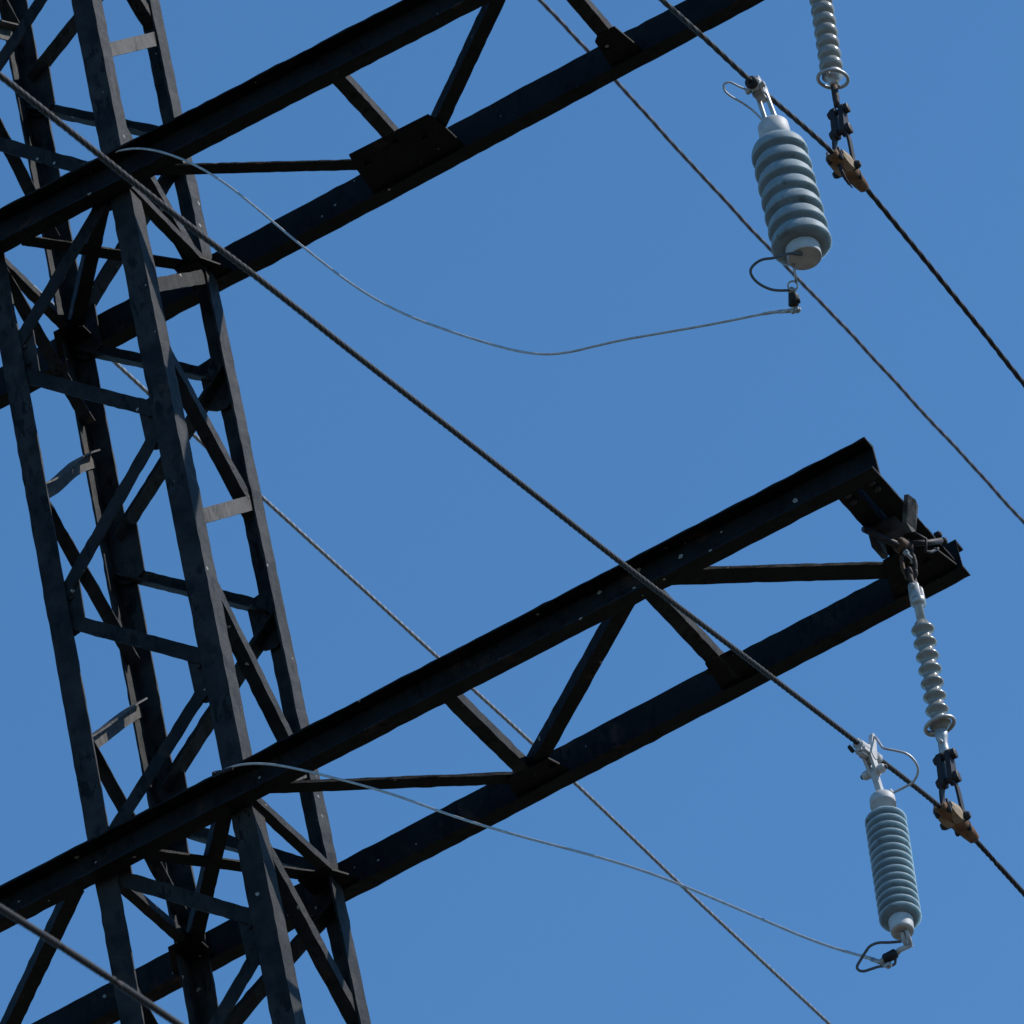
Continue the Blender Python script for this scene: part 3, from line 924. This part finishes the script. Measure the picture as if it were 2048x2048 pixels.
# the slimmer one, on the lower cable
B0, B1 = lift((2.460, -0.641, -1.262)), lift((2.460, -0.773, -1.839))
bd = (B1 - B0).normalized()
ar2 = thing("surge_arrester", B0, "slimmer surge arrester with many thin sheds and a bright collar, hung from the lower cable", "surge arrester", "surge arresters hung from the cables")
bm = bag()
lathe(bm, B0, bd, [(0.0, 0.028), (0.003, 0.034), (0.010, 0.0385), (0.036, 0.0395), (0.040, 0.038), (0.041, 0.031), (0.093, 0.030), (0.094, 0.027)], 44)
obj("top_cap", bm, M_CAP, ar2, True)
bm = bag()
n2, p2 = 14, 0.0318
e0 = 0.090
prof = [(e0 - 0.002, 0.030)] + shed_profile(n2, e0, p2, 0.046, 0.0625, "thin") + [(e0 + n2 * p2, 0.038)]
lathe(bm, B0, bd, prof, 56)
obj("shed_housing", bm, M_POLYA, ar2, True)
bm = bag()
e1 = e0 + n2 * p2 - 0.006
lathe(bm, B0, bd, [(e1, 0.033), (e1 + 0.010, 0.0365), (e1 + 0.050, 0.0345), (e1 + 0.056, 0.033), (e1 + 0.056, 0.020), (e1 + 0.050, 0.010)], 40)
obj("bottom_cap", bm, M_CAP, ar2, True)
bt = B0 + bd * (e1 + 0.054)
wc = lift((2.460, -0.668, -1.104))
wd = Vector((0, 1, 0.22)).normalized()
bm = bag()
lathe(bm, wc - wd * 0.080, wd, [(0, 0.010), (0.006, 0.0165), (0.06, 0.0175), (0.12, 0.0150), (0.165, 0.0155), (0.175, 0.0105)], 16)
block(bm, wc - wd * 0.045 - Z * 0.019, U, wd, Z, 0.034, 0.062, 0.030, 0.009)
side_plate(bm, wc - V * 0.030 + Z * 0.022 - U * 0.012, wc - V * 0.030 - Z * 0.020 - U * 0.012, 0.011, 0.015, U, 0.012)
side_plate(bm, wc + V * 0.032 + Z * 0.062 + U * 0.016, wc + V * 0.004 - Z * 0.016 + U * 0.012, 0.0115, 0.019, U, 0.013)
side_plate(bm, wc + V * 0.020 + Z * 0.018, wc + V * 0.004 - Z * 0.030, 0.012, 0.017, U, 0.016)
for k in range(4):
    tube(bm, ring_pts(wc + wd * (0.035 + 0.009 * k), wd, 0.0135, 18), 0.0032, 6, True)
bp = [wc - V * 0.006 - Z * 0.012, wc + V * 0.012 - Z * 0.072, B0 + bd * 0.004]
for s in (-1, 1):
    side_plate(bm, bp[0] + U * s * 0.011, bp[1] + U * s * 0.010, 0.023, 0.018, U, 0.009)
side_plate(bm, bp[1], bp[2] - bd * 0.002, 0.015, 0.014, U, 0.017)
for s in (-1, 1):
    lathe(bm, bp[1] + U * s * 0.014, U * s, [(0, 0.013), (0.010, 0.015), (0.020, 0.013), (0.026, 0.006)], 12)
tube(bm, [B0 + U * 0.020 - bd * 0.004, B0 + U * 0.030 - bd * 0.010, B0 + U * 0.034 + bd * 0.004], 0.007, 8)
cl2 = obj("cable_clamp", bm, M_CAP, ar2)
bm = bag()
bolt(bm, wc - wd * 0.070 - Z * 0.003 - U * 0.02, -U - Z * 0.3, 0.013, 0.012)
obj("clamp_bolt", bm, M_IRON, cl2)
for s in (-1, 1):
    bm = bag()
    lathe(bm, bp[1] + U * s * 0.030, U * s, [(0, 0.008), (0.012, 0.008), (0.014, 0.005)], 6)
    obj("clamp_bolt", bm, M_IRON, cl2)
bm = bag()
LL = [(2.476, -0.634, -1.036), (2.490, -0.650, -1.060), (2.510, -0.690, -1.115), (2.523, -0.706, -1.148), (2.548, -0.688, -1.159), (2.574, -0.667, -1.172), (2.586, -0.647, -1.190), (2.587, -0.629, -1.211), (2.574, -0.619, -1.228), (2.554, -0.616, -1.242), (2.536, -0.619, -1.246), (2.513, -0.628, -1.254), (2.484, -0.638, -1.262)]
tube(bm, curve_pts([lift(p) for p in LL], 0.006), 0.0040, 8)
obj("jumper_loop", bm, M_GALV, ar2, True)
bm = bag()
LL2 = [(2.447, -0.758, -1.852), (2.413, -0.773, -1.847), (2.386, -0.788, -1.843), (2.362, -0.794, -1.846), (2.344, -0.792, -1.856), (2.324, -0.788, -1.870), (2.304, -0.783, -1.885), (2.304, -0.775, -1.894), (2.316, -0.767, -1.899), (2.339, -0.759, -1.897), (2.361, -0.752, -1.896), (2.383, -0.741, -1.899), (2.401, -0.735, -1.898), (2.411, -0.741, -1.884)]
tube(bm, curve_pts([lift(p) for p in LL2], 0.006), 0.0043, 8)
obj("lower_loop", bm, M_LOOP, ar2, True)
bm = bag()
q0, q1 = bt + U * 0.006, lift((2.458, -0.742, -1.866))
for s in (-1, 1):
    tube(bm, [q0 + U * s * 0.008, q1 + U * s * 0.007], 0.0065, 8)
tube(bm, [q1 + U * 0.012, q1 - U * 0.012], 0.0065, 8)
tube(bm, [q1, lift((2.432, -0.747, -1.868)), lift((2.416, -0.747, -1.875))], lambda t: 0.007 + 0.003 * t, 10)
obj("eye_lug", bm, M_CAP, ar2, True)
bm = bag()
p0, p1 = lift((2.420, -0.747, -1.873)), lift((2.378, -0.757, -1.884))
ln = (p1 - p0).length
lathe(bm, p0, p1 - p0, [(0, 0.010), (0.003, 0.0150), (ln - 0.006, 0.0155), (ln, 0.010)], 20)
obj("disconnector", bm, M_BLACK, ar2, True)
bm = bag()
bolt(bm, p1, p1 - p0, 0.008, 0.010)
obj("terminal_bolt", bm, M_GALV, ar2)

# ------------------------------------------------------------------ earth leads from the arresters to the mast
GL = "earth leads from the arresters to the mast"
for ctrl, label in ((ULEAD, "thin grey wire looping from the larger arrester up over the upper crossarm to the mast"),
                    (LLEAD, "thin grey wire running from the slimmer arrester up to the lower crossarm at the mast")):
    bm = bag()
    pts = curve_pts([lift(p) for p in ctrl], 0.012, 2)
    tube(bm, pts, lambda t: 0.0041 if t > 0.03 else 0.0056, 10)
    o = obj("earth_lead", bm, M_LEAD, None, True, base=lift(ctrl[len(ctrl) // 2]))
    tag(o, label, "wire", GL)
    for i0, i1 in ((0, 2), (-1, -3)):
        a, c = pts[i0], pts[i1 * 3]
        dirn = (c - a).normalized()
        bm = bag()
        tube(bm, [a - dirn * 0.004, a + dirn * 0.050], 0.0070, 10)
        side_plate(bm, a - dirn * 0.022, a - dirn * 0.002, 0.011, 0.009, V, 0.005)
        bolt(bm, a - dirn * 0.022 - V * 0.002, -V, 0.007, 0.008)
        obj("cable_lug", bm, M_GALV if i0 == 0 else M_IRON, o, True)
